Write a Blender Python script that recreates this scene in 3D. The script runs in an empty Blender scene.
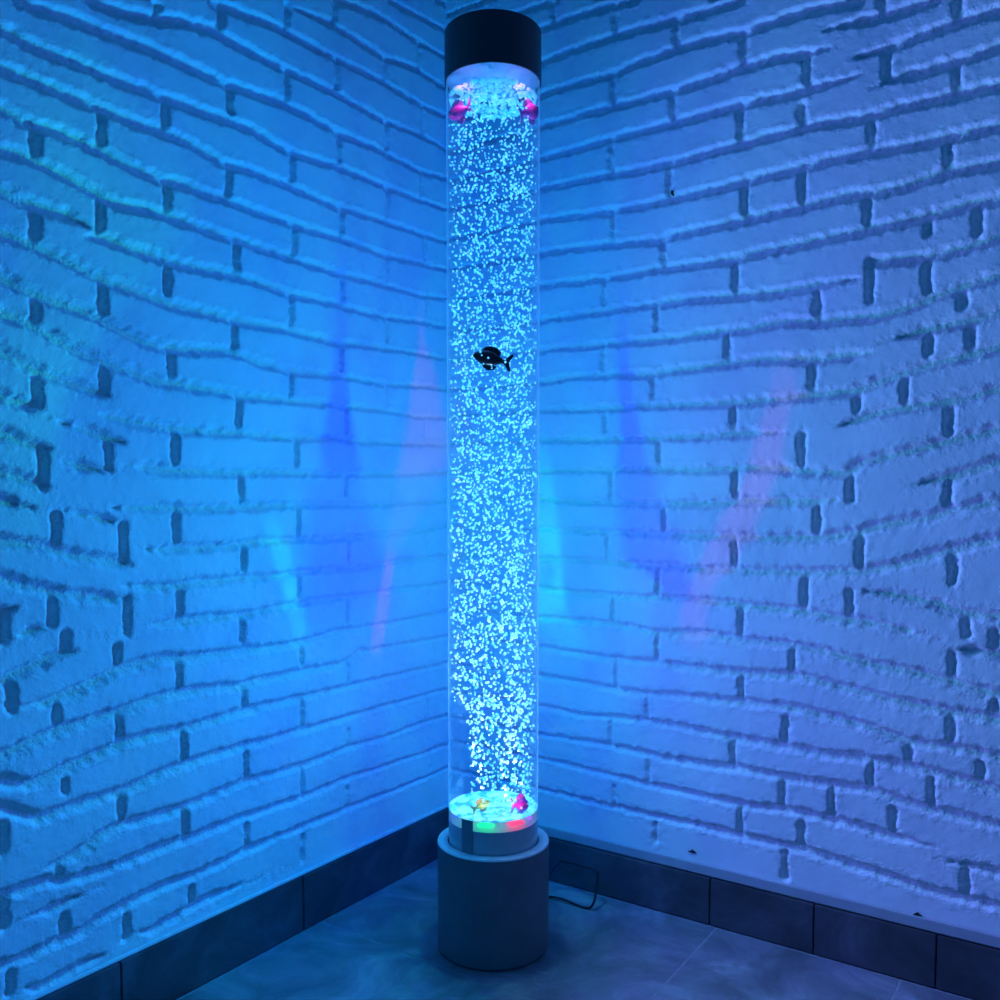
import bpy, bmesh, math, random
import numpy as np
from mathutils import Vector
random.seed(7); rng = np.random.default_rng(11)
S = bpy.context.scene
COL = S.collection

# ------------------------------------------------------------------ camera model
F, CX, HOR, TH = 900.0, 500.0, 495.0, math.radians(3.2)
CYP = HOR + F*math.tan(TH)
D, XT, R = 1.483, -0.0113, 0.075          # tube axis depth, sideways offset, outer radius
sT, cT = math.sin(TH), math.cos(TH)
def _zc():                                  # camera height from the front foot of the base (y = 972.5)
    d = D-0.0935; k = (CYP-972.5)/F
    # up/depth = k : (d sT - zc cT) = k (d cT + zc sT)
    return (d*sT - k*d*cT)/(cT + k*sT)
ZC = _zc()
def proj(p):
    x, y, z = p[0], p[1], p[2]-ZC
    dep = y*cT - z*sT; up = y*sT + z*cT
    return CX+F*x/dep, CYP-F*up/dep
def ray(px, py):
    X = (px-CX)/F; Y = -(py-CYP)/F
    return np.array([X, cT + Y*sT, -sT + Y*cT])
def on_floor(px, py):
    r = ray(px, py); t = -ZC/r[2]
    return np.array([r[0]*t, r[1]*t, 0.0])
def z_at(py, depth):                        # height seen at row py, at horizontal depth
    r = ray(CX, py); return ZC + r[2]*depth/r[1]
COR = on_floor(449.0, 850.0)[:2]
AL = math.radians(34.3)
dL = np.array([-math.sin(AL), -math.cos(AL)])              # along the left wall, away from the corner
dR = np.array([math.cos(AL), -math.sin(AL)])               # along the right wall
nL, nR = dR.copy(), dL.copy()                              # into the room
def on_wall(px, py, side):
    n = nL if side == 'l' else nR; d = dL if side == 'l' else dR
    r = ray(px, py)
    t = (COR @ n)/(r[:2] @ n)
    p = r*t
    return float((p[:2]-COR) @ d), float(p[2]+ZC)
AX = np.array([XT, D])

# ------------------------------------------------------------------ helpers
def setp(o, **k):
    for a, b in k.items(): o[a] = b
    return o
def empty(name, loc=(0,0,0)):
    o = bpy.data.objects.new(name, None); COL.objects.link(o); o.location = loc; o.empty_display_size = .05
    return o
def link(name, me, mat, parent=None, smooth=True):
    if mat is not None: me.materials.append(mat)
    o = bpy.data.objects.new(name, me); COL.objects.link(o)
    if smooth: me.polygons.foreach_set('use_smooth', [True]*len(me.polygons))
    if parent is not None: o.parent = parent
    return o
def from_bm(name, bm, mat, parent=None, smooth=True, sharp=35):
    bmesh.ops.recalc_face_normals(bm, faces=bm.faces)
    if smooth and sharp:
        for e in bm.edges:
            if len(e.link_faces) == 2 and e.calc_face_angle(0) > math.radians(sharp): e.smooth = False
    me = bpy.data.meshes.new(name); bm.to_mesh(me); bm.free()
    return link(name, me, mat, parent, smooth)
def lathe(bm, prof, n=96, c=(0,0), closed=False):
    rings = []
    for r, z in prof:
        if r < 1e-6: rings.append([bm.verts.new((c[0], c[1], z))])
        else: rings.append([bm.verts.new((c[0]+r*math.cos(2*math.pi*i/n), c[1]+r*math.sin(2*math.pi*i/n), z)) for i in range(n)])
    pairs = list(zip(rings, rings[1:]))
    if closed: pairs.append((rings[-1], rings[0]))
    for a, b in pairs:
        for i in range(n):
            j = (i+1) % n
            if len(a) == 1 and len(b) == 1: continue
            if len(a) == 1: bm.faces.new((a[0], b[i], b[j]))
            elif len(b) == 1: bm.faces.new((a[i], b[0], a[j]))
            else: bm.faces.new((a[i], b[i], b[j], a[j]))
    return bm
def tube(bm, pts, r, n=10):
    pts = [Vector(p) for p in pts]; rings = []
    up = Vector((.3,.2,.93)).normalized()
    for i, p in enumerate(pts):
        t = (pts[min(i+1,len(pts)-1)]-pts[max(i-1,0)]).normalized()
        a = t.cross(up).normalized(); b = t.cross(a)
        rings.append([bm.verts.new(p+r*(math.cos(2*math.pi*k/n)*a+math.sin(2*math.pi*k/n)*b)) for k in range(n)])
    for q, w in zip(rings, rings[1:]):
        for k in range(n): bm.faces.new((q[k], q[(k+1)%n], w[(k+1)%n], w[k]))
    bm.faces.new(rings[0]); bm.faces.new(rings[-1][::-1])
def spline(pts, m=8):
    P = [np.array(p, float) for p in pts]; P = [2*P[0]-P[1]]+P+[2*P[-1]-P[-2]]; out = []
    for i in range(1, len(P)-2):
        for k in range(m):
            t = k/m
            out.append(.5*((2*P[i])+(-P[i-1]+P[i+1])*t+(2*P[i-1]-5*P[i]+4*P[i+1]-P[i+2])*t*t+(-P[i-1]+3*P[i]-3*P[i+1]+P[i+2])*t**3))
    out.append(P[-2]); return out
class NT:
    def __init__(s, tree): s.t = tree; tree.nodes.clear()
    def n(s, kind, **k):
        o = s.t.nodes.new(kind)
        for a, b in k.items(): setattr(o, a, b)
        return o
    def set(s, sock, v):
        if hasattr(v, 'is_output') or isinstance(v, bpy.types.NodeSocket): s.t.links.new(v, sock)
        else: sock.default_value = v
    def m(s, op, a, b=None, c=None, clamp=False):
        o = s.n('ShaderNodeMath', operation=op); o.use_clamp = clamp
        for i, v in enumerate((a, b, c)):
            if v is not None: s.set(o.inputs[i], v)
        return o.outputs[0]
    def ramp(s, fac, stops, interp='LINEAR'):
        o = s.n('ShaderNodeValToRGB'); e = o.color_ramp.elements; o.color_ramp.interpolation = interp
        while len(e) > 1: e.remove(e[-1])
        e[0].position = stops[0][0]; e[0].color = (*stops[0][1], 1)
        for p, c in stops[1:]:
            q = e.new(p); q.color = (*c, 1)
        s.set(o.inputs[0], fac); return o.outputs[0]
    def mixc(s, kind, fac, a, b):
        o = s.n('ShaderNodeMix', data_type='RGBA', blend_type=kind)
        s.set(o.inputs[0], fac); s.set(o.inputs[6], a); s.set(o.inputs[7], b); return o.outputs[2]
def mat(name):
    m = bpy.data.materials.new(name); m.use_nodes = True
    return m, NT(m.node_tree)
def simple(name, col, rough=.5, metal=0, noise=0, scale=40, bump=0, spec=.5, coat=0):
    m, t = mat(name)
    b = t.n('ShaderNodeBsdfPrincipled'); o = t.n('ShaderNodeOutputMaterial')
    t.t.links.new(b.outputs[0], o.inputs[0])
    tc = t.n('ShaderNodeTexCoord')
    nz = t.n('ShaderNodeTexNoise'); nz.inputs['Scale'].default_value = scale; nz.inputs['Detail'].default_value = 6
    t.t.links.new(tc.outputs['Object'], nz.inputs['Vector'])
    lo = [max(0, c*(1-noise)) for c in col]; hi = [min(1, c*(1+noise)) for c in col]
    t.set(b.inputs['Base Color'], t.ramp(nz.outputs[0], [(.3, lo), (.7, hi)]))
    b.inputs['Roughness'].default_value = rough; b.inputs['Metallic'].default_value = metal
    b.inputs['Specular IOR Level'].default_value = spec; b.inputs['Coat Weight'].default_value = coat
    if bump:
        bp = t.n('ShaderNodeBump'); bp.inputs['Strength'].default_value = 1; bp.inputs['Distance'].default_value = bump
        t.set(bp.inputs['Height'], nz.outputs[0]); t.t.links.new(bp.outputs[0], b.inputs['Normal'])
    return m

# ------------------------------------------------------------------ traced mortar joints (left wall, right wall)
LR = [
 [(437,0),(450,5)], [(390,0),(417,15),(450,32)], [(340,0),(380,15),(417,40),(450,59)],
 [(280,2),(330,22),(385,57),(415,67),(450,90)],
 [(212,0),(240,12),(282,28),(330,55),(380,79),(425,106),(450,118)],
 [(92,0),(130,14),(160,19),(190,22),(217,31),(250,50),(280,66),(330,89),(382,119),(420,134),(450,151)],
 [(20,0),(60,14),(97,28),(150,48),(200,70),(232,85),(282,101),(335,130),(380,149),(418,170),(450,180)],
 [(0,26),(40,48),(100,72),(172,100),(215,115),(250,128),(285,148),(300,155),(340,167),(395,190),(422,200),(450,210)],
 [(0,66),(25,76),(95,105),(140,124),(160,130),(190,142),(225,163),(250,170),(290,185),(305,192),(340,207),(382,220),(425,235),(450,243)],
 [(0,105),(28,121),(65,134),(100,149),(140,170),(160,178),(190,186),(225,199),(275,217),(307,228),(340,238),(385,255),(417,262),(450,271)],
 [(0,148),(28,156),(57,170),(97,192),(115,204),(160,213),(225,235),(250,244),(295,259),(335,272),(355,277),(385,285),(425,296),(450,299)],
 [(0,188),(28,203),(50,209),(70,215),(97,229)],
 [(85,237),(105,238),(155,256),(175,263),(225,273),(250,280),(290,293),(335,304),(385,317),(425,322),(450,328)],
 [(0,232),(30,243),(92,272),(105,280),(140,292),(175,305),(220,316),(245,322),(287,330),(335,342),(355,344),(405,351),(450,359)],
 [(0,275),(25,287),(45,297),(95,315),(140,340),(165,347),(187,350),(230,351),(267,365),(297,372),(340,376),(385,384),(425,386),(450,390)],
 [(0,312),(30,322),(60,340),(100,360),(120,367),(162,382),(190,387),(235,394),(250,397),(290,400),(325,404),(385,410),(415,416),(450,418)],
 [(0,350),(28,365),(50,375),(100,392),(115,398)],
 [(95,413),(125,420),(165,427),(180,430),(250,434),(288,438),(330,438),(362,441),(405,443),(450,445)],
 [(0,395),(30,405),(46,408)], [(37,415),(97,432),(108,438),(130,443)],
 [(55,459),(82,465),(114,474)], [(120,464),(155,469),(200,472),(230,473),(262,472),(325,474),(375,474),(450,473)],
 [(0,432),(30,443),(57,450)], [(0,472),(32,481),(56,488)],
 [(0,498),(40,510)], [(50,508),(105,518),(122,525)],
 [(107,508),(160,508),(187,509),(245,507),(300,505),(340,505),(385,505),(450,501)],
 [(0,540),(50,547),(72,555),(120,562),(135,566)],
 [(135,550),(175,549),(225,547),(262,541),(337,539),(387,534),(425,531),(450,525)],
 [(115,585),(170,587),(195,583),(242,578),(275,577),(305,572),(375,566),(400,560),(450,556)],
 [(0,577),(40,588),(62,593),(110,598),(137,601)],
 [(145,626),(175,622),(220,617),(247,615),(287,606),(325,600),(390,591),(450,583)],
 [(62,632),(135,638)], [(0,612),(25,605)], [(5,642),(32,632),(55,626)],
 [(0,682),(25,672),(57,656),(82,650)],
 [(17,709),(50,702),(80,690),(120,670),(160,659),(200,657),(232,652),(292,645),(340,631),(390,624),(450,611)],
 [(0,757),(47,736),(62,730),(120,712),(165,696),(200,689),(240,686),(262,680),(300,672),(345,664),(360,651),(375,650),(450,636)],
 [(0,779),(30,785),(62,771),(110,749),(125,742),(155,735),(190,727),(240,712),(350,686),(450,663)],
 [(0,807),(40,819),(90,801),(135,787),(170,770),(200,760),(242,747),(300,731),(340,720),(390,705),(450,689)],
 [(4,852),(24,845)],
 [(40,871),(66,860),(88,848),(100,835),(128,823),(172,812),(200,801),(245,782),(305,765),(350,747),(390,736),(425,722),(450,715)],
 [(0,897),(48,881),(66,882),(112,868),(172,844),(200,834),(250,815),(305,797),(340,781),(390,765),(450,744)],
 [(0,967),(20,960),(60,942),(84,932),(104,917),(140,898),(172,883),(200,873),(241,853),(290,832),(340,812),(390,792),(420,780),(450,767)],
 [(8,926),(56,908),(104,886)],
 [(14,989),(40,988),(56,980),(80,966),(112,952)], [(126,934),(152,931),(172,919),(215,895),(292,867)],
]
LV = [(222,8,30),(158,5,22),(231,85,110),(166,102,128),(102,110,148),(36,124,156),(168,180,213),(230,163,195),(35,210,238),
 (101,200,232),(237,244,272),(103,279,315),(36,298,322),(168,264,292),(235,321,349),(172,350,380),(105,363,392),(37,375,402),
 (239,398,428),(288,4,30),(336,0,24),(288,72,102),(338,65,88),(386,58,82),(420,46,66),(388,122,148),(424,110,133),(340,137,166),
 (422,173,198),(293,152,185),(388,193,219),(342,208,234),(295,223,254),(426,237,260),(388,256,282),(292,293,324),(343,275,302),
 (388,318,340),(428,297,320),(292,370,396),(342,343,371),(388,384,408),(347,410,438),(426,418,442),(176,432,464),(242,474,506),
 (57,515,548),(124,524,554),(177,510,540),(244,542,570),(180,585,614),(109,440,468),(43,450,486),(53,594,624),(128,600,632),
 (297,440,465),(346,475,495),(299,507,539),(349,540,560),(428,533,554),(300,573,596),(348,600,622),(243,615,640),(302,643,664),
 (245,688,710),(349,660,684),(303,703,729),(349,729,747),(247,755,782),(303,772,796),(428,700,718),(430,753,774),(247,824,847),
 (348,788,808),(118,648,666),(180,660,691),(12,686,710),(58,707,733),(120,715,745),(185,735,765),(122,795,823),(186,812,839),
 (65,782,792),(2,824,851),(66,634,652),(5,617,641),(60,866,884),(4,900,926),(65,917,936),(127,919,938),(10,974,992),(192,888,906),
 (303,835,862),(434,640,662),(430,590,612)]
RR = [
 [(530,8),(557,0)], [(542,28),(572,17),(610,6),(637,0)], [(542,63),(560,54),(617,35),(667,21),(710,10),(740,0)],
 [(542,94),(605,75),(672,50),(705,40),(742,32),(780,19),(817,8),(860,0)],
 [(542,126),(605,108),(667,92),(705,80),(742,67),(780,57),(800,54),(838,45)],
 [(818,31),(862,20),(882,16),(935,0)],
 [(542,158),(605,140),(667,124),(705,114),(745,103),(780,96),(812,88),(864,73)],
 [(848,59),(890,47),(957,21),(1000,10)], [(870,87),(905,75),(957,61),(1000,46)],
 [(542,188),(607,175),(667,164),(717,150),(750,141),(780,134),(812,125),(862,118),(890,109),(957,94),(1000,84)],
 [(542,220),(607,212),(622,209),(672,199),(717,188),(745,180),(780,173),(805,165),(870,152),(925,142),(962,134),(1000,126)],
 [(542,253),(577,248),(617,244),(657,240),(670,236),(705,228),(742,220),(787,210),(837,197),(900,188),(930,177),(957,170),(1000,162)],
 [(542,286),(600,279),(642,272),(680,266),(730,260),(750,254),(792,246),(857,232),(920,217),(950,209),(975,203),(1000,198)],
 [(542,320),(580,315),(635,307),(680,301),(740,296),(780,292),(812,286),(868,276)], [(868,276),(871,262),(890,261),(925,257),(962,249),(1000,237)],
 [(542,350),(600,345),(630,342),(672,339),(710,333),(747,329),(780,322),(820,322),(875,317),(905,308),(937,296),(975,282),(1000,275)],
 [(542,382),(570,377),(612,375),(647,375),(680,370),(737,362),(765,359),(807,360),(850,355),(872,352)],
 [(880,342),(922,330),(965,322),(1000,310)],
 [(542,410),(605,409),(642,406),(717,404),(780,399),(812,395),(855,391),(875,382),(912,370),(962,357),(1000,347)],
 [(540,440),(605,440),(655,438),(705,436),(750,433),(792,432)], [(838,426),(865,416),(892,410),(915,406),(962,399),(1000,388)],
 [(540,471),(617,470),(655,469),(705,470),(745,467),(800,471),(845,474),(862,462),(912,450),(962,438),(1000,429)],
 [(540,498),(567,501),(655,504),(710,504),(750,501),(812,502),(847,498)], [(908,487),(945,477),(975,470),(1000,460)],
 [(540,529),(592,531),(630,533),(680,535),(742,537),(775,538),(820,538),(857,532),(875,525),(912,520),(962,508),(1000,500)],
 [(540,559),(592,561),(655,566),(705,569),(750,571),(800,572),(862,572),(905,562),(955,548),(1000,538)],
 [(540,588),(580,593),(630,597),(692,599),(742,605),(800,611),(847,620),(880,624),(945,641)],
 [(807,599),(845,601)], [(855,590),(890,594),(925,601),(965,614),(1000,617)], [(950,649),(975,651),(1000,655)],
 [(540,618),(600,622),(655,632),(705,634),(750,641),(795,646),(825,652),(870,664),(905,670),(947,680),(962,686),(1000,695)],
 [(540,647),(605,658),(655,663),(700,668),(742,673),(785,675),(800,677),(850,689),(890,700),(950,712),(1000,720)],
 [(547,677),(600,686),(635,693),(680,696),(740,702),(790,707),(850,722),(910,742),(950,746),(1000,758)],
 [(542,706),(580,715),(645,720),(670,725),(730,737),(780,746),(820,754),(850,757),(875,760),(910,766),(940,774),(980,785),(1000,791)],
 [(540,734),(602,744),(650,755),(705,765),(740,769),(787,778),(835,785),(870,790),(900,800),(932,810),(962,817),(1000,826)],
 [(547,760),(605,774),(647,785),(670,789),(742,805),(782,809),(830,820),(850,824),(890,836),(937,848)],
 [(932,859),(975,867),(1000,872)],
 [(540,789),(580,799),(612,807),(660,817),(705,827),(745,837),(800,849),(845,864),(890,877),(925,889),(967,900),(1000,907)],
]
RV = [(552,2,24),(614,10,36),(676,24,50),(743,33,64),(612,77,104),(672,93,122),(740,108,142),(611,142,174),(669,163,198),(745,180,218),
 (613,212,245),(663,238,268),(807,55,86),(882,0,14),(958,0,22),(887,48,76),(957,62,94),(802,105,126),(872,118,152),(802,165,202),
 (948,139,168),(867,195,224),(929,212,232),(978,202,230),(735,258,294),(604,278,304),(656,306,328),(603,345,370),(727,332,358),
 (653,373,398),(733,404,436),(605,409,430),(659,438,469),(817,293,320),(870,266,300),(927,258,290),(963,285,304),(929,332,350),
 (971,322,350),(812,360,390),(857,388,410),(905,374,404),(949,402,431),(611,470,498),(735,470,504),(664,505,532),(607,531,557),
 (735,538,568),(658,566,595),(613,595,620),(741,608,636),(657,632,660),(801,435,470),(949,406,434),(850,472,500),(948,478,506),
 (817,504,536),(860,535,570),(953,548,582),(805,573,606),(850,592,620),(967,614,636),(995,632,654),(616,660,686),(741,674,704),
 (647,698,720),(610,720,746),(732,743,768),(648,761,786),(614,786,808),(740,806,836),(655,824,842),(792,648,676),(952,655,682),
 (995,700,720),(785,718,748),(951,717,747),(909,745,768),(871,761,792),(981,765,787),(932,780,810),(782,784,809),(832,784,820),
 (893,810,838),(801,824,849),(785,853,877),(966,870,900)]

def vnoise(nu, nv, su, sv, cell, seed):
    r = np.random.default_rng(seed)
    gu = int(su/cell)+3; gv = int(sv/cell)+3
    g = r.random((gu, gv))-.5
    x = np.linspace(0, su/cell, nu); y = np.linspace(0, sv/cell, nv)
    i = x.astype(int); fx = (x-i); fx = fx*fx*(3-2*fx); j = y.astype(int); fy = y-j; fy = fy*fy*(3-2*fy)
    a = g[i][:, j]; b = g[i+1][:, j]; c = g[i][:, j+1]; d = g[i+1][:, j+1]
    return (a*(1-fx)[:,None]+b*fx[:,None])*(1-fy)[None,:] + (c*(1-fx)[:,None]+d*fx[:,None])*fy[None,:]
H_BASE = None
def build_wall(side, rows, verts, name, material):
    d, n = (dL, nL) if side == 'l' else (dR, nR)
    U, V, st, u0 = 1.75, 2.3, .0033, -.02
    us = np.arange(u0, U, st); vs = np.arange(0.0, V, st); nu, nv = len(us), len(vs)
    uvis = on_wall(0 if side == 'l' else 1000, 500, side)[0]
    dist = np.full((nu, nv), 1.0)
    segs = []
    endz = []
    for row in rows:
        q = [on_wall(x, y, side) for x, y in row]
        if side == 'l' and row[-1][0] >= 436: q.append((u0, q[-1][1]))
        if side == 'r' and row[0][0] <= 548: q.insert(0, (u0, q[0][1]))
        edge = row[0][0] <= 0 if side == 'l' else row[-1][0] >= 1000
        if edge:
            e = q[0] if side == 'l' else q[-1]; endz.append(e[1])
            segs.append((e, (U, e[1])))
        ss = [[a, b, 0, 0] for a, b in zip(q, q[1:])]
        first_open = not (row[0][0] <= 0 or row[0][1] <= 0) if side == 'l' else row[0][0] > 548
        last_open = row[-1][0] < 436 if side == 'l' else not (row[-1][0] >= 1000 or row[-1][1] <= 0)
        if first_open: ss[0][2] = .0095
        if last_open: ss[-1][3] = .0095
        segs += [tuple(k) for k in ss]
    endz.sort()
    for i, (a, b) in enumerate(zip(endz, endz[1:])):           # bricks beyond the frame's edge
        for k in range(6):
            u = uvis + .09 + (.11 if i % 2 else 0) + k*.22
            if u < U: segs.append(((u, a), (u, b)))
    vseg = []
    for x, ya, yb in verts:
        ua, za = on_wall(x, ya, side); ub, zb = on_wall(x, yb, side); vseg.append(((ua, za), (ub, zb)))
    zt = 1.36                                                   # courses above the frame
    tops = [(on_wall(x, 0, side)[1], on_wall(x, 0, side)[0]) for x in (0, 250, 440)] if side == 'l' else [(on_wall(x, 0, side)[1], on_wall(x, 0, side)[0]) for x in (1000, 750, 545)]
    for k in range(20):
        z = 1.40 + .066*k
        if z > V: break
        zz, uu = [t[0] for t in tops], [t[1] for t in tops]
        ue = float(np.interp(z, sorted(zz), sorted(uu, reverse=True)))+.03 if z < max(zz) else 0
        segs.append(((max(ue, 0), z), (U, z)))
        for q in range(9):
            u = .1+.11*(k % 2)+.22*q
            if u > ue+.02 and u < U: segs.append(((u, z), (u, z+.066)))
    w1 = vnoise(nu, nv, U, V, .012, 3 if side == 'l' else 5); w2 = vnoise(nu, nv, U, V, .005, 8 if side == 'l' else 9)
    wob = .0042*w1 + .0030*w2
    def paint(seglist, extra):
        for sg in seglist:
            a = np.array(sg[0]); b = np.array(sg[1]); m = .03
            ea, eb = sg[2:] if len(sg) == 4 else (0, 0)
            i0 = np.searchsorted(us, min(a[0], b[0])-m); i1 = np.searchsorted(us, max(a[0], b[0])+m)
            j0 = np.searchsorted(vs, min(a[1], b[1])-m); j1 = np.searchsorted(vs, max(a[1], b[1])+m)
            if i1 <= i0 or j1 <= j0: continue
            X = us[i0:i1, None]-a[0]; Y = vs[None, j0:j1]-a[1]; ab = b-a; L = ab@ab+1e-12
            t = np.clip((X*ab[0]+Y*ab[1])/L, 0, 1)
            dd = np.hypot(X-t*ab[0], Y-t*ab[1]) + extra + ea*(1-t) + eb*t
            dist[i0:i1, j0:j1] = np.minimum(dist[i0:i1, j0:j1], dd)
    paint(segs, 0.0); paint(vseg, .0015)
    wk = np.clip(.50+1.15*np.clip(us, 0, .7)[:, None]+.28*(vs[None, :]-.75), .48, 1.35)      # joints get finer towards the corner and the floor
    t = np.clip(((dist+wob*np.minimum(1, wk+.1))/wk-.0030)/.0050, 0, 1); t = t*t*(3-2*t)
    near = np.exp(-(np.clip(dist, 0, 1)/.016)**2)
    h = -.0085*(.25+.75*wk)*(1-t)
    h += .0026*vnoise(nu, nv, U, V, .10, 21) + .0008*vnoise(nu, nv, U, V, .03, 22)
    h += (.0003+.0018*near)*vnoise(nu, nv, U, V, .0075, 23) + (.00015+(.0013 if side == 'l' else .0022)*near)*vnoise(nu, nv, U, V, .0042, 24)
    h -= .001
    P = np.empty((nu, nv, 3), np.float32)
    P[..., 0] = COR[0]+us[:, None]*d[0]+n[0]*h; P[..., 1] = COR[1]+us[:, None]*d[1]+n[1]*h; P[..., 2] = vs[None, :]
    idx = np.arange(nu*nv).reshape(nu, nv)
    q = np.stack([idx[:-1, :-1], idx[1:, :-1], idx[1:, 1:], idx[:-1, 1:]], -1).reshape(-1, 4)
    if side == 'l': q = q[:, ::-1]
    me = bpy.data.meshes.new(name)
    me.vertices.add(nu*nv); me.vertices.foreach_set('co', P.ravel())
    me.loops.add(q.size); me.loops.foreach_set('vertex_index', q.ravel().astype(np.int32))
    me.polygons.add(len(q)); me.polygons.foreach_set('loop_start', np.arange(0, q.size, 4, dtype=np.int32)); me.polygons.foreach_set('loop_total', np.full(len(q), 4, np.int32))
    me.update()
    at = me.attributes.new('rough_paint', 'FLOAT', 'POINT'); at.data.foreach_set('value', near.ravel().astype(np.float32))
    o = link(name, me, material); o['kind'] = 'structure'
    return o

# ------------------------------------------------------------------ setting
def wall_material():
    m, t = mat('white_painted_brick')
    b = t.n('ShaderNodeBsdfPrincipled'); o = t.n('ShaderNodeOutputMaterial'); t.t.links.new(b.outputs[0], o.inputs[0])
    tc = t.n('ShaderNodeTexCoord')
    big = t.n('ShaderNodeTexNoise'); big.inputs['Scale'].default_value = 9; big.inputs['Detail'].default_value = 4
    fine = t.n('ShaderNodeTexNoise'); fine.inputs['Scale'].default_value = 230; fine.inputs['Detail'].default_value = 5
    for q in (big, fine): t.t.links.new(tc.outputs['Object'], q.inputs['Vector'])
    t.set(b.inputs['Base Color'], t.ramp(big.outputs[0], [(.3, (.74,.74,.74)), (.7, (.82,.82,.82))]))
    b.inputs['Roughness'].default_value = .55; b.inputs['Specular IOR Level'].default_value = .3
    at = t.n('ShaderNodeAttribute', attribute_name='rough_paint')
    bp = t.n('ShaderNodeBump'); bp.inputs['Distance'].default_value = .005
    t.set(bp.inputs['Strength'], t.m('MULTIPLY_ADD', at.outputs['Fac'], .55, .06)); t.set(bp.inputs['Height'], fine.outputs[0])
    t.t.links.new(bp.outputs[0], b.inputs['Normal'])
    return m
WALL = wall_material()
wl = build_wall('l', LR, LV, 'wall_left', WALL)
wr = build_wall('r', RR, RV, 'wall_right', WALL)

def box_uw(bm, u0, u1, w0, w1, z0, z1, bev=.0012):
    """box in corner coordinates: u along the left wall, w along the right wall"""
    vs = [bm.verts.new((COR[0]+dL[0]*u+dR[0]*w, COR[1]+dL[1]*u+dR[1]*w, z)) for z in (z0, z1) for (u, w) in ((u0,w0),(u1,w0),(u1,w1),(u0,w1))]
    fs = [bm.faces.new([vs[i] for i in f]) for f in ((3,2,1,0),(4,5,6,7),(0,1,5,4),(1,2,6,5),(2,3,7,6),(3,0,4,7))]
    if bev: bmesh.ops.bevel(bm, geom=list({e for f in fs for e in f.edges}), offset=bev, segments=2, affect='EDGES')
def uw(p): v = np.asarray(p[:2])-COR; return float(v@dL), float(v@dR)
def slate(name, c, rough):
    m, t = mat(name)
    b = t.n('ShaderNodeBsdfPrincipled'); o = t.n('ShaderNodeOutputMaterial'); t.t.links.new(b.outputs[0], o.inputs[0])
    tc = t.n('ShaderNodeTexCoord'); n1 = t.n('ShaderNodeTexNoise'); n1.inputs['Scale'].default_value = 7; n1.inputs['Detail'].default_value = 9; n1.inputs['Roughness'].default_value = .65
    n1.inputs['Distortion'].default_value = .8
    n2 = t.n('ShaderNodeTexNoise'); n2.inputs['Scale'].default_value = 60; n2.inputs['Detail'].default_value = 6
    for q in (n1, n2): t.t.links.new(tc.outputs['Object'], q.inputs['Vector'])
    t.set(b.inputs['Base Color'], t.ramp(n1.outputs[0], [(.34, [x*.55 for x in c]), (.52, c), (.68, [x*1.75 for x in c])]))
    t.set(b.inputs['Roughness'], t.m('MULTIPLY_ADD', n1.outputs[0], .25, rough))
    bp = t.n('ShaderNodeBump'); bp.inputs['Distance'].default_value = .0015; bp.inputs['Strength'].default_value = .5
    t.set(bp.inputs['Height'], n2.outputs[0]); t.t.links.new(bp.outputs[0], b.inputs['Normal'])
    return m
SLATE_F = slate('slate_floor_tile', (.195,.20,.215), .38)
SLATE_B = slate('slate_skirting_tile', (.070,.071,.082), .55)
GROUT = simple('pale_grout', (.26,.26,.28), .8, noise=.2, scale=80)
GREYP = simple('grey_painted_strip', (.40,.40,.41), .4, noise=.06, scale=30)
PLAST = simple('white_plaster_edge', (.7,.7,.7), .6, noise=.08, scale=60, bump=.0006)
DARK = simple('dark_hole', (.012,.010,.012), .8, noise=.3)

# baseboards: height from the traced upper edge
TB = .011
HB_R = on_wall(712, 877, 'r')[1]; HB_L = on_wall(300, 875, 'l')[1]
def baseboard(name, side, H, seams, end, grow):
    bm = bmesh.new(); prev = 0.0 if side == 'l' else TB+.0005
    for s in seams+[end]:
        a = prev+.0008; b = s-.0008
        if side == 'l': box_uw(bm, a, b, .0005, TB, .0015, H)
        else: box_uw(bm, .0005, TB, a, b, .0015, H)
        prev = s
    return setp(from_bm(name, bm, SLATE_B, None, True, 30), kind='structure')
sL = [on_wall(299, 895, 'l')[0], on_wall(117, 985, 'l')[0]]
w_l = sL[1]-sL[0]; sL += [sL[1]+.3*(k+1) for k in range(2)]
sR = [on_wall(712, 900, 'r')[0], on_wall(815, 945, 'r')[0], on_wall(937, 965, 'r')[0]]
sR += [sR[2]+.3*(k+1) for k in range(2)]
baseboard('baseboard_left', 'l', HB_L, [s for s in sL if s < 1.7], 1.75, 1)
baseboard('baseboard_right', 'r', HB_R, [s for s in sR if s < 1.7], 1.75, 1)
bm = bmesh.new(); box_uw(bm, .0005, .0065, TB, 1.75, HB_R+.003, HB_R+.020, .0008)
setp(from_bm('trim_1', bm, GREYP, None, True, 30), kind='structure')          # grey strip above the right skirting
bm = bmesh.new(); box_uw(bm, 0, 1.75, .0005, .0075, HB_L+.0008, HB_L+.006, .0015)
setp(from_bm('trim_2', bm, PLAST, None, True, 30), kind='structure')          # plaster edge above the left skirting

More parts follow.
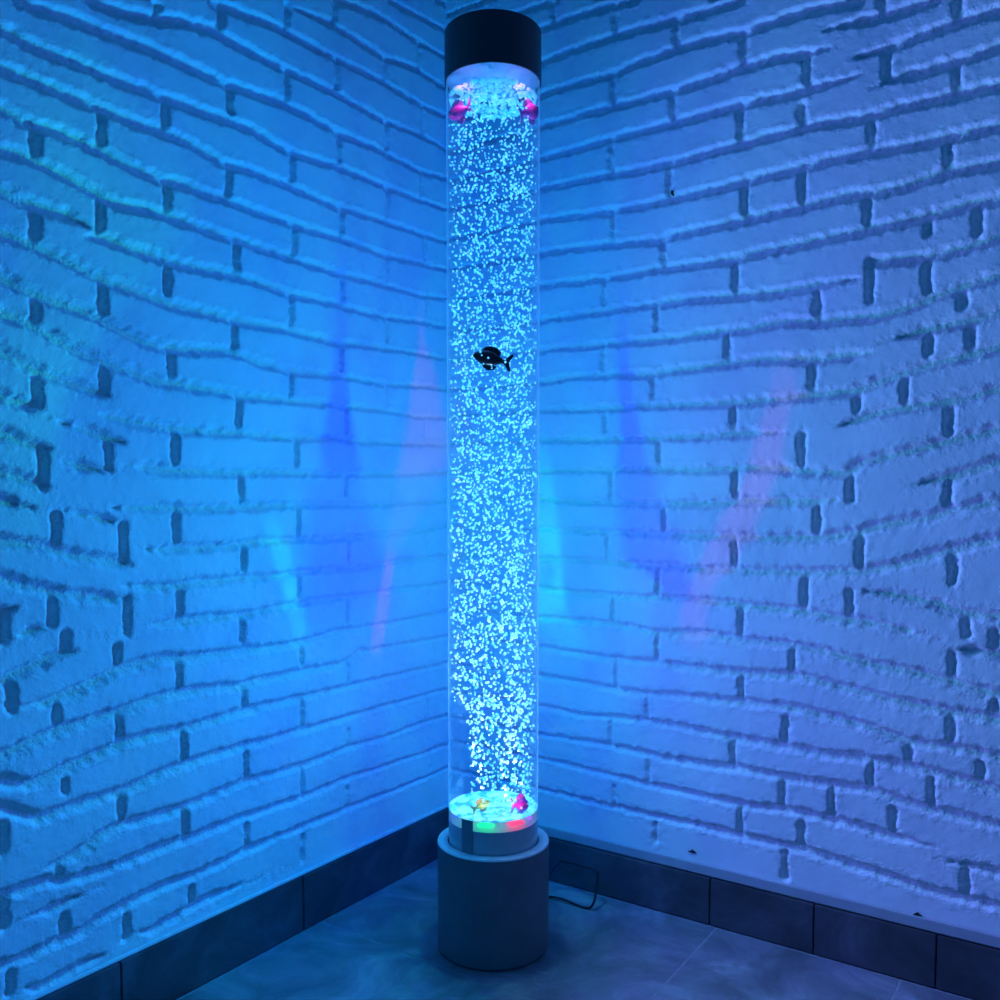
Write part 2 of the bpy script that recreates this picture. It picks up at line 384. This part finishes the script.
# floor: slate tiles on a grout bed
fa = uw(on_floor(320, 921)); fb = uw(on_floor(709, 936)); fc = uw(on_floor(811, 972))
print('SEAMS', fa, fb, fc, 'HB', HB_L, HB_R, 'ZC', ZC, 'COR', COR, 'sL', sL, 'sR', sR)
bm = bmesh.new(); g = .0013
box_uw(bm, 0, 2.2, 0, 2.2, -.03, -.0003, 0)
us = sorted([fa[0]+.6*k for k in range(-1, 4)]); ws = [0, fb[1], fb[1]+.30, fb[1]+.9, fb[1]+1.5, 2.2]
us = [TB+.0002]+[u for u in us if .02 < u < 2.2]+[2.2]; ws[0] = TB+.0002
gi = 1
fbm = bmesh.new()
for i, (a, b) in enumerate(zip(us, us[1:])):
    for c, d in zip(ws, ws[1:]):
        box_uw(fbm, a+g, b-g, c+g, d-g, -.02, 0, .0008)
floor = setp(from_bm('floor', fbm, SLATE_F, None, True, 30), kind='structure')
bed = from_bm('floor_grout', bm, GROUT, floor, False)

# small dark holes in the plaster low on the right wall, and the dark nick in a joint
def chip(pts):
    bm = bmesh.new(); top = []; bot = []
    for x, y in pts:
        u, z = on_wall(x, y, 'r'); p = COR+dR*u
        top.append(bm.verts.new((p[0]+nR[0]*.0016, p[1]+nR[1]*.0016, z))); bot.append(bm.verts.new((p[0]-nR[0]*.006, p[1]-nR[1]*.006, z)))
    bm.faces.new(top); bm.faces.new(bot[::-1]); k = len(top)
    for i in range(k): bm.faces.new((top[i], bot[i], bot[(i+1)%k], top[(i+1)%k]))
    from_bm('wall_hole', bm, DARK, wr, False)
chip([(688,851),(691,850.5),(692.5,849),(693.5,850.6),(696,852),(695.5,853),(691,852)])
chip([(913,914.5),(916,913),(917.5,912.3),(919,914),(921.5,916),(918,915.6)])
chip([(671,194),(671.3,191),(673,190.5),(673.4,193),(672.6,195.5)])

# ------------------------------------------------------------------ the lamp
lamp = empty('bubble_tube_lamp', (AX[0], AX[1], 0))
setp(lamp, label='tall glowing blue bubble tube lamp with black cap and round black base in the corner', category='lamp')
CAPM = simple('matte_black_cap', (.026,.027,.032), .4, noise=.08, scale=25)
BLACK = simple('matte_black_shell', (.17,.175,.19), .38, noise=.08, scale=25)
RIM = simple('brushed_rim', (.9,.9,.91), .35, 0, noise=.06, scale=60)
FOOTM = simple('grey_acrylic_foot', (.5,.51,.53), .3, noise=.05, scale=30, coat=.4)
SEAM = simple('dark_seam_strip', (.24,.25,.28), .4, noise=.05)
zf = lambda y, r=R: z_at(y, D-r)
Z_RIM = z_at(860.6, D-.0935); Z_PLATE = zf(822.5); Z_FOOT = Z_RIM-.01
Z_SURF = zf(76.0); Z_CAPB = zf(62.0, .077); Z_CAPT = zf(8.6, .077)
print('Z', Z_RIM, Z_PLATE, Z_SURF, Z_CAPB, Z_CAPT)
RB = .0935
bm = bmesh.new(); lathe(bm, [(RB-.004,.0),(RB,.004),(RB,Z_RIM-.003),(RB-.006,Z_RIM-.003),(RB-.006,.004),(RB-.004,.004)], closed=True); from_bm('base_housing', bm, BLACK, lamp)
bm = bmesh.new(); lathe(bm, [(RB,Z_RIM-.0028),(RB-.0004,Z_RIM-.0006),(RB-.001,Z_RIM),(R+.0022,Z_RIM),(R+.0014,Z_RIM-.001),(R+.0014,Z_RIM-.0028)], closed=True); from_bm('base_rim', bm, RIM, lamp)
bm = bmesh.new(); lathe(bm, [(0,Z_RIM-.055),(R-.0005,Z_RIM-.055),(R-.0002,zf(833)),(R-.006,zf(833)),(0,zf(833))]); foot = from_bm('tube_foot', bm, FOOTM, lamp)
# the seam strip, a curved plate on the foot, left of centre
bm = bmesh.new(); a0, a1 = [math.atan2(-math.sqrt(max(0, R*R-((x-493)/607)**2)), (x-493)/607) for x in (462.5, 473.5)]
rows = []
for rr in (R-.0006, R+.0007):
    for z in (Z_RIM-.02, zf(822.8)):
        rows.append([bm.verts.new((rr*math.cos(a0+(a1-a0)*k/8), rr*math.sin(a0+(a1-a0)*k/8), z)) for k in range(9)])
def strip(p, q):
    for k in range(8): bm.faces.new((p[k], p[k+1], q[k+1], q[k]))
strip(rows[2], rows[3]); strip(rows[1], rows[0]); strip(rows[3], rows[1]); strip(rows[0], rows[2])
for k in (0, 8): bm.faces.new((rows[0][k], rows[2][k], rows[3][k], rows[1][k]))
from_bm('seam_strip', bm, SEAM, foot)
# translucent band that shows the colour LEDs behind it
m, t = mat('frosted_band'); o = t.n('ShaderNodeOutputMaterial')
mx = t.n('ShaderNodeMixShader'); mx.inputs[0].default_value = .55
tr = t.n('ShaderNodeBsdfTransparent'); d2 = t.n('ShaderNodeBsdfDiffuse'); tl = t.n('ShaderNodeBsdfTranslucent'); mm = t.n('ShaderNodeMixShader'); mm.inputs[0].default_value = .7
d2.inputs[0].default_value = (.3,.3,.34,1); tl.inputs[0].default_value = (.5,.5,.56,1)
L = t.t.links.new
L(d2.outputs[0], mm.inputs[1]); L(tl.outputs[0], mm.inputs[2]); L(tr.outputs[0], mx.inputs[1]); L(mm.outputs[0], mx.inputs[2]); L(mx.outputs[0], o.inputs[0])
BAND = m
bm = bmesh.new(); lathe(bm, [(R-.0004, zf(833)+.0004), (R-.0004, Z_PLATE-.0006)]); from_bm('light_band', bm, BAND, lamp)
def emis(name, c, s):
    m, t = mat(name); e = t.n('ShaderNodeEmission'); o = t.n('ShaderNodeOutputMaterial'); t.t.links.new(e.outputs[0], o.inputs[0])
    e.inputs[0].default_value = (*c, 1); e.inputs[1].default_value = s; return m
LEDC = {'blue': (.02,.03,1), 'green': (.0,.9,.25), 'red': (1,.01,.12), 'violet': (.25,.05,1), 'cyan': (.02,.6,1)}
LEDM = {k: emis('led_'+k, c, 3.0) for k, c in LEDC.items()}
for x, y, col in [(450.5,0,'blue'),(482,0,'green'),(489,0,'green'),(514,0,'red'),(521,0,'red'),(533,0,'violet')]:
    an = math.atan2(-math.sqrt(max(0, (R-.004)**2-((x-493)/625)**2)), (x-493)/625); rr = R-.0095
    bm = bmesh.new(); bmesh.ops.create_uvsphere(bm, u_segments=14, v_segments=8, radius=.0068)
    for v in bm.verts: v.co.x *= 1.4 if col not in ('blue','violet') else .7; v.co.z *= .55
    led = from_bm('led_bulb', bm, LEDM[col], lamp); led.location = (rr*math.cos(an), rr*math.sin(an), (zf(833)+Z_PLATE)/2)
    led['label'] = col+' LED bulb glowing in the band above the foot'
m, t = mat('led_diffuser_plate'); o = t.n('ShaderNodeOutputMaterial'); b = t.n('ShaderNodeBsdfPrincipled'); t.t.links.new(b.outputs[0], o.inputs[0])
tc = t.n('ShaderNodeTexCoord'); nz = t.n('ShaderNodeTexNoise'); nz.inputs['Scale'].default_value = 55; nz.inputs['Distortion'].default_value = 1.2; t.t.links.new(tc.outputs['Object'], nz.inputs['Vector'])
em_ = t.ramp(nz.outputs[0], [(.36, (.0,.16,.75)), (.48, (.02,.62,1)), (.58, (.28,.97,1))]); t.set(b.inputs['Base Color'], (.6,.75,.8,1)); t.set(b.inputs['Emission Color'], em_); b.inputs['Emission Strength'].default_value = .85; b.inputs['Roughness'].default_value = .25  # bright water ripples painted into the plate's emission
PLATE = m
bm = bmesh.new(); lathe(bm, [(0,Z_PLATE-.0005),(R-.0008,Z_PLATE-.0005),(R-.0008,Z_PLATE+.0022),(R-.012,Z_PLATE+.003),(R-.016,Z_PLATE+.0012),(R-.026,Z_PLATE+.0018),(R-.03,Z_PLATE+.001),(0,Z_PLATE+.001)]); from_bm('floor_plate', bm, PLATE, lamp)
# acrylic tube and the water in it
def clear(name, edge, tint, power, mixmax):
    m, t = mat(name); o = t.n('ShaderNodeOutputMaterial'); L = t.t.links.new
    tr = t.n('ShaderNodeBsdfTransparent'); tr.inputs[0].default_value = (*tint, 1)
    gl = t.n('ShaderNodeBsdfGlossy'); gl.inputs['Roughness'].default_value = .03
    fr = t.n('ShaderNodeFresnel'); fr.inputs[0].default_value = 1.38
    df = t.n('ShaderNodeBsdfDiffuse'); df.inputs[0].default_value = (*edge, 1)
    tl = t.n('ShaderNodeBsdfTranslucent'); tl.inputs[0].default_value = (*edge, 1)
    ad = t.n('ShaderNodeMixShader'); ad.inputs[0].default_value = .6; L(df.outputs[0], ad.inputs[1]); L(tl.outputs[0], ad.inputs[2])
    lw = t.n('ShaderNodeLayerWeight'); lw.inputs[0].default_value = .5
    f = t.m('MULTIPLY', t.m('POWER', lw.outputs['Facing'], power), mixmax)
    m1 = t.n('ShaderNodeMixShader'); L(f, m1.inputs[0]); L(tr.outputs[0], m1.inputs[1]); L(ad.outputs[0], m1.inputs[2])
    m2 = t.n('ShaderNodeMixShader'); L(t.m('MULTIPLY', fr.outputs[0], .10), m2.inputs[0]); L(m1.outputs[0], m2.inputs[1]); L(gl.outputs[0], m2.inputs[2])
    L(m2.outputs[0], o.inputs[0]); return m
ACR = clear('clear_acrylic', (.75,.97,1.0), (.97,.99,1.0), 4.5, 1.0)
WAT = clear('aerated_water', (.6,.9,1.0), (.93,.975,1.0), 12, .3)
bm = bmesh.new(); lathe(bm, [(R,Z_PLATE),(R,Z_CAPB+.03)]); from_bm('acrylic_tube', bm, ACR, lamp)
bm = bmesh.new(); lathe(bm, [(R-.0016,Z_PLATE+.003),(R-.0016,Z_SURF)]); from_bm('water', bm, WAT, lamp)
bm = bmesh.new(); rc = .0775
lathe(bm, [(0,Z_CAPT),(rc-.001,Z_CAPT),(rc,Z_CAPT-.001),(rc,Z_CAPB),(R+.0004,Z_CAPB),(R+.0004,Z_CAPT-.006),(0,Z_CAPT-.006)]); PLUG = simple('pale_cap_plug', (.3,.5,.66), .5, noise=.04)
lathe_plug = lathe(bmesh.new(), [(0,Z_CAPB+.004),(R-.001,Z_CAPB+.004),(R-.001,Z_CAPB+.012),(0,Z_CAPB+.012)])
from_bm('cap_plug', lathe_plug, PLUG, lamp)
from_bm('top_cap', bm, CAPM, lamp)
# bubbles: one mesh, uncountable
def ico(sub):
    bm = bmesh.new(); bmesh.ops.create_icosphere(bm, subdivisions=sub, radius=1)
    v = np.array([x.co[:] for x in bm.verts]); f = np.array([[y.index for y in x.verts] for x in bm.faces]); bm.free(); return v, f
def bubbles(name, C, Rad, material, parent, flat=1.0):
    v, f = ico(2 if len(C) < 900 else 1); k = len(C)
    rot = rng.normal(size=(k, 3)); 
    sc = 1+.25*rng.random((k, 1, 3))-.12
    P = (v[None]*sc*Rad[:, None, None]); P[..., 2] *= flat; P += C[:, None, :]
    Fc = (f[None]+(np.arange(k)*len(v))[:, None, None]).reshape(-1, 3)
    me = bpy.data.meshes.new(name); me.vertices.add(k*len(v)); me.vertices.foreach_set('co', P.astype(np.float32).ravel())
    me.loops.add(Fc.size); me.loops.foreach_set('vertex_index', Fc.ravel().astype(np.int32))
    me.polygons.add(len(Fc)); me.polygons.foreach_set('loop_start', np.arange(0, Fc.size, 3, dtype=np.int32)); me.polygons.foreach_set('loop_total', np.full(len(Fc), 3, np.int32)); me.update()
    o = link(name, me, material, parent); o['kind'] = 'stuff'; return o
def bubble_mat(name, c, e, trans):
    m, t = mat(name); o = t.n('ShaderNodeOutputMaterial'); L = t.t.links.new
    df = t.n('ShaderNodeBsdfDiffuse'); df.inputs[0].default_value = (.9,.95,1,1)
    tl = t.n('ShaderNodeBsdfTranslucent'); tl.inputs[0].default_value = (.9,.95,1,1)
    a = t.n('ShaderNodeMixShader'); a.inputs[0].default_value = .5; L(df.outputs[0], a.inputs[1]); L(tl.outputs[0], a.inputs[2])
    em = t.n('ShaderNodeEmission'); em.inputs[0].default_value = (*c, 1); em.inputs[1].default_value = e  # emission stands in for LED light scattered by the bubbles
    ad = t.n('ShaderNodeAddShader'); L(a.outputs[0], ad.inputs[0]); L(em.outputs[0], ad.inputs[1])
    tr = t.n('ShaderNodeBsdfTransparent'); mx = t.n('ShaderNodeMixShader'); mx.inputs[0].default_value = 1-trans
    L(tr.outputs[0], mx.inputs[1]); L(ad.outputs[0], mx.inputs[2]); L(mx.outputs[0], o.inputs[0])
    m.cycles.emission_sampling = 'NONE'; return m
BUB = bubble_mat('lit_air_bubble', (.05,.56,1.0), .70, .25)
N = 5200; Rw = R-.0040
C = []
while len(C) < N:
    a = rng.random()*2*math.pi; r = Rw*rng.random()**.37; z = Z_PLATE+.006 + (Z_SURF-.008-Z_PLATE-.006)*rng.random()
    x, y = r*math.cos(a), r*math.sin(a)
    if r < .014: continue
    h = (z-Z_PLATE)
    if h < .18 and x < -.032-.08*h: continue
    C.append((x, y, z))
C = np.array(C); Rad = .0013+.0012*rng.random(N)**1.5
Rad *= np.interp(C[:, 2], [Z_PLATE, Z_PLATE+.35, Z_SURF], [1.18, 1.08, .95])
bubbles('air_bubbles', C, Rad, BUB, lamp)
# foam raft on the water surface, seen from below
n2 = 430; a = rng.random(n2)*2*math.pi; r = (R-.0065)*np.sqrt(rng.random(n2))
Cf = np.stack([r*np.cos(a), r*np.sin(a), Z_SURF-.002-.004*rng.random(n2)], -1)
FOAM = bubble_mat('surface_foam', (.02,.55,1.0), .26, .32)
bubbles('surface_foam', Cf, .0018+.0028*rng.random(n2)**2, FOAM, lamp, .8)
n3 = 90; a = rng.random(n3)*2*math.pi
Cr = np.stack([(R-.0068)*np.cos(a), (R-.0068)*np.sin(a), Z_SURF-.001-.003*rng.random(n3)], -1)
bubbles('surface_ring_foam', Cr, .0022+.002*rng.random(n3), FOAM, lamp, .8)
m, t = mat('water_surface_film'); o = t.n('ShaderNodeOutputMaterial'); mx = t.n('ShaderNodeMixShader'); mx.inputs[0].default_value = .10
tr = t.n('ShaderNodeBsdfTransparent'); d2 = t.n('ShaderNodeBsdfDiffuse'); d2.inputs[0].default_value = (.55,.9,1,1)
t.t.links.new(tr.outputs[0], mx.inputs[1]); t.t.links.new(d2.outputs[0], mx.inputs[2]); t.t.links.new(mx.outputs[0], o.inputs[0])
bm = bmesh.new(); lathe(bm, [(0,Z_SURF),(.02,Z_SURF+.0004),(.04,Z_SURF-.0003),(R-.0055,Z_SURF+.0006)]); from_bm('water_surface', bm, m, lamp)
# power cord: a loop lying on the floor and leaning on the skirting
CORDM = simple('black_cord', (.008,.008,.01), .45, noise=.2)
def cordpt(px, py, w_off):              # on a vertical plane parallel to the right wall, w_off in front of it
    r = ray(px, py); q = COR+nR*w_off; tt = (q@nR)/(r[:2]@nR); p = r*tt
    return (p[0]-AX[0], p[1]-AX[1], p[2]+ZC)
pts = []
gp = on_floor(586, 909); wg = (gp[:2]-COR)@nR
for x, y, k in [(540,897,1),(547,897,1),(556,897.5,1),(565,900,1),(578,906,1),(586,909,1),(591,907,.98),(594.5,900,.9),(596,890,.75),(597.7,876,.55),(596,871,.5),(590,868,.45),(573,863.5,.4),(561,861,.4),(555,866,.55),(548,876,.8),(540,884,1)]:
    w = TB+.006+(wg-TB-.006)*k
    p = cordpt(x, y, w); p = (p[0], p[1], max(p[2], .0022)); pts.append(p)
bm = bmesh.new(); tube(bm, spline(pts, 6), .0021); from_bm('power_cord', bm, CORDM, lamp)

# ------------------------------------------------------------------ toy fish in the tube
def fish(name, label, x, y, dep, length, hgt, yaw, mats, roll=0, group='toy fish in the bubble tube', tail_up=0):
    p = ray(x, y); s = dep/p[1]; loc = (p[0]*s, dep, ZC+p[2]*s)
    root = empty(name, loc); root.rotation_euler = (0, roll, yaw)
    setp(root, label=label, category='toy fish', group=group)
    L, H, W = length/2, hgt/2, hgt*.22
    bm = bmesh.new(); rings = []; n = 14
    prof = [(-1.0,.03),(-.94,.28),(-.8,.55),(-.55,.86),(-.2,1),(.15,.92),(.45,.62),(.7,.34),(.86,.22)]
    for t_, k in prof:
        rings.append([bm.verts.new((t_*L*.86, W*k*math.sin(2*math.pi*i/n), H*.72*k*math.cos(2*math.pi*i/n))) for i in range(n)])
    for q, w in zip(rings, rings[1:]):
        for i in range(n): bm.faces.new((q[i], q[(i+1)%n], w[(i+1)%n], w[i]))
    bm.faces.new(rings[0][::-1]); bm.faces.new(rings[-1])
    from_bm('body', bm, mats[0], root)
    def fin(nm, poly, th, mt):
        bm = bmesh.new()
        A = [bm.verts.new((px_*L, -th, pz*H)) for px_, pz in poly]; B = [bm.verts.new((px_*L, th, pz*H)) for px_, pz in poly]
        bm.faces.new(A); bm.faces.new(B[::-1]); k = len(A)
        for i in range(k): bm.faces.new((A[i], B[i], B[(i+1)%k], A[(i+1)%k]))
        return from_bm(nm, bm, mt, root, False)
    fin('tail_fin', [(.62,.14),(.8,.35),(1.05,.85),(1.12,.7),(1.0,.2),(.95,0),(1.0,-.25),(1.12,-.75),(1.02,-.85),(.8,-.38),(.62,-.14)], .0007, mats[1])
    fin('dorsal_fin', [(-.5,.55),(-.35,.95),(-.1,1.15),(.25,1.1),(.5,.75),(.45,.4),(.1,.55)], .0007, mats[1])
    fin('belly_fin', [(-.4,-.5),(-.25,-.95),(0,-1.15),(.3,-1.0),(.4,-.62),(.1,-.55)], .0007, mats[1])
    for sg in (-1, 1):
        bm = bmesh.new(); bmesh.ops.create_uvsphere(bm, u_segments=10, v_segments=6, radius=hgt*.055)
        e = from_bm('eye', bm, mats[2], root); e.location = (-.62*L, sg*W*.62, .16*H)
    return root
PINK = simple('hot_pink_plastic', (.95,.10,.58), .3, noise=.15, scale=200); PINK2 = simple('pale_pink_plastic', (.95,.32,.75), .35, noise=.2, scale=200)
YEL = simple('yellow_plastic', (.80,.78,.25), .35, noise=.15, scale=200); YEL2 = simple('orange_plastic', (.85,.42,.22), .35, noise=.15, scale=200)
BLK = simple('black_plastic', (.006,.006,.012), .3, noise=.2); EYE = simple('fish_eye', (.01,.01,.015), .2)
fish('toy_fish', 'hot pink toy fish at the bottom right of the water column', 521, 805, D-.035, .031, .034, math.radians(190), (PINK, PINK2, EYE))
fish('toy_fish', 'yellow toy fish at the bottom of the water, left of the pink one', 482, 805, D-.040, .034, .020, math.radians(195), (YEL, YEL2, EYE), roll=math.radians(22))
fish('toy_fish', 'black toy fish floating among the bubbles in the upper half of the tube', 490, 358.5, D-.050, .064, .033, math.radians(2), (BLK, BLK, EYE), roll=math.radians(12))
fish('toy_fish', 'pink toy fish under the water surface against the left side of the tube', 459, 112, D-.032, .042, .034, math.radians(-20), (PINK, PINK2, EYE), roll=math.radians(-15))
fish('toy_fish', 'pink toy fish under the water surface against the right side of the tube', 530, 112, D-.032, .036, .036, math.radians(200), (PINK, PINK2, EYE), roll=math.radians(15))

# ------------------------------------------------------------------ light
def adir(px, py, side, z0):
    u, z = on_wall(px, py, side); p = COR+(dL if side == 'l' else dR)*u - AX
    return math.atan2(p[0], p[1]), (z-z0)/math.hypot(*p)
def light_dir(t):
    """azimuth (0 = away from the camera, positive to the right) and tangent of elevation of the emitted direction"""
    ge = t.n('ShaderNodeTexCoord'); sp = t.n('ShaderNodeSeparateXYZ'); t.t.links.new(ge.outputs['Normal'], sp.inputs[0])
    x, y, z = sp.outputs
    SG = 1.0
    az = t.m('ARCTAN2', t.m('MULTIPLY', x, SG), t.m('MULTIPLY', y, SG))
    hz = t.m('SQRT', t.m('ADD', t.m('MULTIPLY', x, x), t.m('MULTIPLY', y, y)))
    el = t.m('DIVIDE', t.m('MULTIPLY', z, SG), t.m('MAXIMUM', hz, .001))
    return az, el
A0, A1 = math.radians(-140), math.radians(130)
def azn(deg): return (math.radians(deg)-A0)/(A1-A0)
def point(name, z, watts, radius):
    ld = bpy.data.lights.new(name, 'POINT'); ld.energy = watts; ld.shadow_soft_size = radius; ld.use_nodes = True
    o = bpy.data.objects.new(name, ld); COL.objects.link(o); o.location = (AX[0], AX[1], z)
    return ld, NT(ld.node_tree)
WASH = [(a, (r/2.6, g/2.6, b/2.6)) for a, r, g, b in [(-120,.02,.28,1.9),(-95,.0,.26,2.1),(-55,.0,.05,1.7),(-12,.01,.06,1.75),(34,.0,.02,1.55),(50,.04,.10,1.8),(70,.16,.20,2.1),(105,.38,.27,2.0)]]
KW, KP = 0.57, 3.3
for z, kz in ((.36, 1.72), (.62, 1.15), (.88, .85), (1.14, .66), (1.36, .42)):
    ld, t = point('tube_wash', z, 1.0, .03)
    az, el = light_dir(t)
    f = t.m('DIVIDE', t.m('SUBTRACT', az, A0), A1-A0, clamp=True)
    c = t.ramp(f, [(azn(a), col) for a, col in WASH])
    fo = t.n('ShaderNodeLightFalloff'); fo.inputs[0].default_value = KW*10*2.6*kz
    em = t.n('ShaderNodeEmission'); t.set(em.inputs[0], c); t.set(em.inputs[1], fo.outputs['Constant'])
    o = t.n('ShaderNodeOutputLight'); t.t.links.new(em.outputs[0], o.inputs[0])
# the coloured LEDs' pattern thrown on the walls
ZP = .72
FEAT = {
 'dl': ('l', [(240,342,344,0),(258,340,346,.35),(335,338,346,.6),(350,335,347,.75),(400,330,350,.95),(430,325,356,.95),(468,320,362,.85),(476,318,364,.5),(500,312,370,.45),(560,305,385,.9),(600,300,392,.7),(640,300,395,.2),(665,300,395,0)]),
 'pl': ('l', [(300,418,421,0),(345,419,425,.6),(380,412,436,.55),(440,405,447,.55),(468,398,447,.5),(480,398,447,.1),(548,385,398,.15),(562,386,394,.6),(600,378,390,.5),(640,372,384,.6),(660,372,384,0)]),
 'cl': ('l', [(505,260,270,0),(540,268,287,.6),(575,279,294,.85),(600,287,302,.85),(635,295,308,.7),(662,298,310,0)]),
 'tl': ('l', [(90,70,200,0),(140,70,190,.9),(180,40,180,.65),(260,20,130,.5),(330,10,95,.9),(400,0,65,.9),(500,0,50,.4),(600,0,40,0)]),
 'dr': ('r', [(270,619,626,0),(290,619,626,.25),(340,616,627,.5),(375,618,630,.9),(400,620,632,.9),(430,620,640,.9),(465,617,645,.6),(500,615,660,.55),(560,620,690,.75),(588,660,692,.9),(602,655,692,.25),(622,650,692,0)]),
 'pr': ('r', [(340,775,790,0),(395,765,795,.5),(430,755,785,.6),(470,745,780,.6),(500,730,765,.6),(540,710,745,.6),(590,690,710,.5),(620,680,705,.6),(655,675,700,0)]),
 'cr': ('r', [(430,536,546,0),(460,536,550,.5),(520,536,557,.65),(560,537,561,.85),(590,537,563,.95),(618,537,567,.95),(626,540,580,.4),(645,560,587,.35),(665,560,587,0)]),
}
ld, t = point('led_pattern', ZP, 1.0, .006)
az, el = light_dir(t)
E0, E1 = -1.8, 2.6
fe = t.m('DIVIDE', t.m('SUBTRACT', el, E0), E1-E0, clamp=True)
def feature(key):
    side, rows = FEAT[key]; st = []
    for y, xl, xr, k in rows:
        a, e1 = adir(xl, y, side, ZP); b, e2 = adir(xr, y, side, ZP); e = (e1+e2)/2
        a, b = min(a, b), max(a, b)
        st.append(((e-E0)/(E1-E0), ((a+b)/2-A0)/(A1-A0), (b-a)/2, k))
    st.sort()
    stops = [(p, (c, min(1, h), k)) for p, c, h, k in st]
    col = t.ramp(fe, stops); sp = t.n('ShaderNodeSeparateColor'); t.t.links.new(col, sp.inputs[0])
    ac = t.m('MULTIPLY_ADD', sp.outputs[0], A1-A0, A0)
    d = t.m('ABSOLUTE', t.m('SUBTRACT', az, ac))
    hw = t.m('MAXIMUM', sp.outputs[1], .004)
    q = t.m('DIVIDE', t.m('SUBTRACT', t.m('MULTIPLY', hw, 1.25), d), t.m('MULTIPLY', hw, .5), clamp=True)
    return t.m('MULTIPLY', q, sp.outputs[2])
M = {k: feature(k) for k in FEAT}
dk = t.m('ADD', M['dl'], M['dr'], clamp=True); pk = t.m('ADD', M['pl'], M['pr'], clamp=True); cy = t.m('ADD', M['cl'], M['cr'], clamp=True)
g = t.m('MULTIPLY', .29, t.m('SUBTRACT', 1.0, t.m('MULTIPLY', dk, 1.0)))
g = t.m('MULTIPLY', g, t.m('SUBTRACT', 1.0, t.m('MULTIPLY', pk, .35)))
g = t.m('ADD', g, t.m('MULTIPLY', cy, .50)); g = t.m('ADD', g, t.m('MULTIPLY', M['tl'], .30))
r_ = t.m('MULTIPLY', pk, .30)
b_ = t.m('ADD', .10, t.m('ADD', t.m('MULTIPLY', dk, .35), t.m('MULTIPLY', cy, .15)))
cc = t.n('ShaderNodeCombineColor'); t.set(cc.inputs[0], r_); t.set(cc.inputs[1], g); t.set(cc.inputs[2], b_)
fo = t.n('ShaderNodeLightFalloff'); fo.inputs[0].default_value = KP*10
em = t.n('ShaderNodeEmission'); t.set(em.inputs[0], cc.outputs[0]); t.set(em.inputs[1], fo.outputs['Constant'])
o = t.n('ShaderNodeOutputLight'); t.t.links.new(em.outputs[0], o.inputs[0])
# white-blue LEDs in the foot, shining up the water column; the coloured spots aimed at the fish are added
def up_spot(dx, dy, col, power, cone, tilt=(0, 0), fall='Linear'):
    ld = bpy.data.lights.new('led_uplight', 'SPOT'); ld.energy = 1.0; ld.spot_size = math.radians(cone); ld.spot_blend = .6; ld.shadow_soft_size = .008; ld.use_nodes = True
    o = bpy.data.objects.new('led_uplight', ld); COL.objects.link(o); o.location = (AX[0]+dx, AX[1]+dy, Z_PLATE+.005)
    o.rotation_euler = (Vector((tilt[0], tilt[1], 1)).to_track_quat('-Z', 'Y')).to_euler()
    t = NT(ld.node_tree); fo = t.n('ShaderNodeLightFalloff'); fo.inputs[0].default_value = power
    em = t.n('ShaderNodeEmission'); em.inputs[0].default_value = (*col, 1); t.set(em.inputs[1], fo.outputs[fall])
    q = t.n('ShaderNodeOutputLight'); t.t.links.new(em.outputs[0], q.inputs[0])
for k in range(7):
    rr, an = (.042, k*math.pi/3) if k < 6 else (0, 0)
    up_spot(rr*math.cos(an), rr*math.sin(an), (.55,.86,1), 7.5, 24, (0, 0), 'Quadratic')
for sx, fx in ((-.058, -.0575), (.058, .062)):  # added red spots, aimed up at the fish near the surface
    up_spot(sx, -.030, (1,.01,.30), 60, 5, ((fx-sx)/1.1, 0))
up_spot(.036, -.067, (1,.02,.35), .10, 95, (0, .8), 'Quadratic')  # added red spot to brighten the pink fish
up_spot(-.014, -.068, (1,.9,.35), .06, 90, (0, .8), 'Quadratic')  # added warm spot to brighten the yellow fish
for sx in (-.046, .048):                       # two pink spots added under the cap to colour the fish at the surface
    ld = bpy.data.lights.new('cap_led', 'SPOT'); ld.energy = 1.0; ld.spot_size = math.radians(75); ld.spot_blend = .6; ld.shadow_soft_size = .004; ld.use_nodes = True
    o = bpy.data.objects.new('cap_led', ld); COL.objects.link(o); o.location = (AX[0]+sx, AX[1]-.054, Z_CAPB+.001)
    o.rotation_euler = Vector((sx*.2, .16, -1)).to_track_quat('-Z', 'Y').to_euler()
    t = NT(ld.node_tree); em = t.n('ShaderNodeEmission'); em.inputs[0].default_value = (1,.16,.85,1); em.inputs[1].default_value = .24
    q = t.n('ShaderNodeOutputLight'); t.t.links.new(em.outputs[0], q.inputs[0])

# dim room light
w = bpy.data.worlds.new('dim_room'); S.world = w; w.use_nodes = True
t = NT(w.node_tree); bg = t.n('ShaderNodeBackground'); o = t.n('ShaderNodeOutputWorld'); t.t.links.new(bg.outputs[0], o.inputs[0])
bg.inputs[0].default_value = (.002,.070,.26,1); bg.inputs[1].default_value = 1.0

# ------------------------------------------------------------------ camera and view
cd = bpy.data.cameras.new('camera'); cam = bpy.data.objects.new('camera', cd); COL.objects.link(cam)
cam.location = (0, 0, ZC); cam.rotation_euler = (math.pi/2-TH, 0, 0)
cd.sensor_width = 36; cd.lens = 36*F/1000; cd.shift_y = (CYP-500)/1000; cd.clip_start = .02
S.camera = cam
S.view_settings.view_transform = 'Standard'; S.view_settings.look = 'None'; S.view_settings.gamma = 1; S.view_settings.use_curve_mapping = False
S.view_settings.exposure = 0.0
S.cycles.transparent_max_bounces = 24
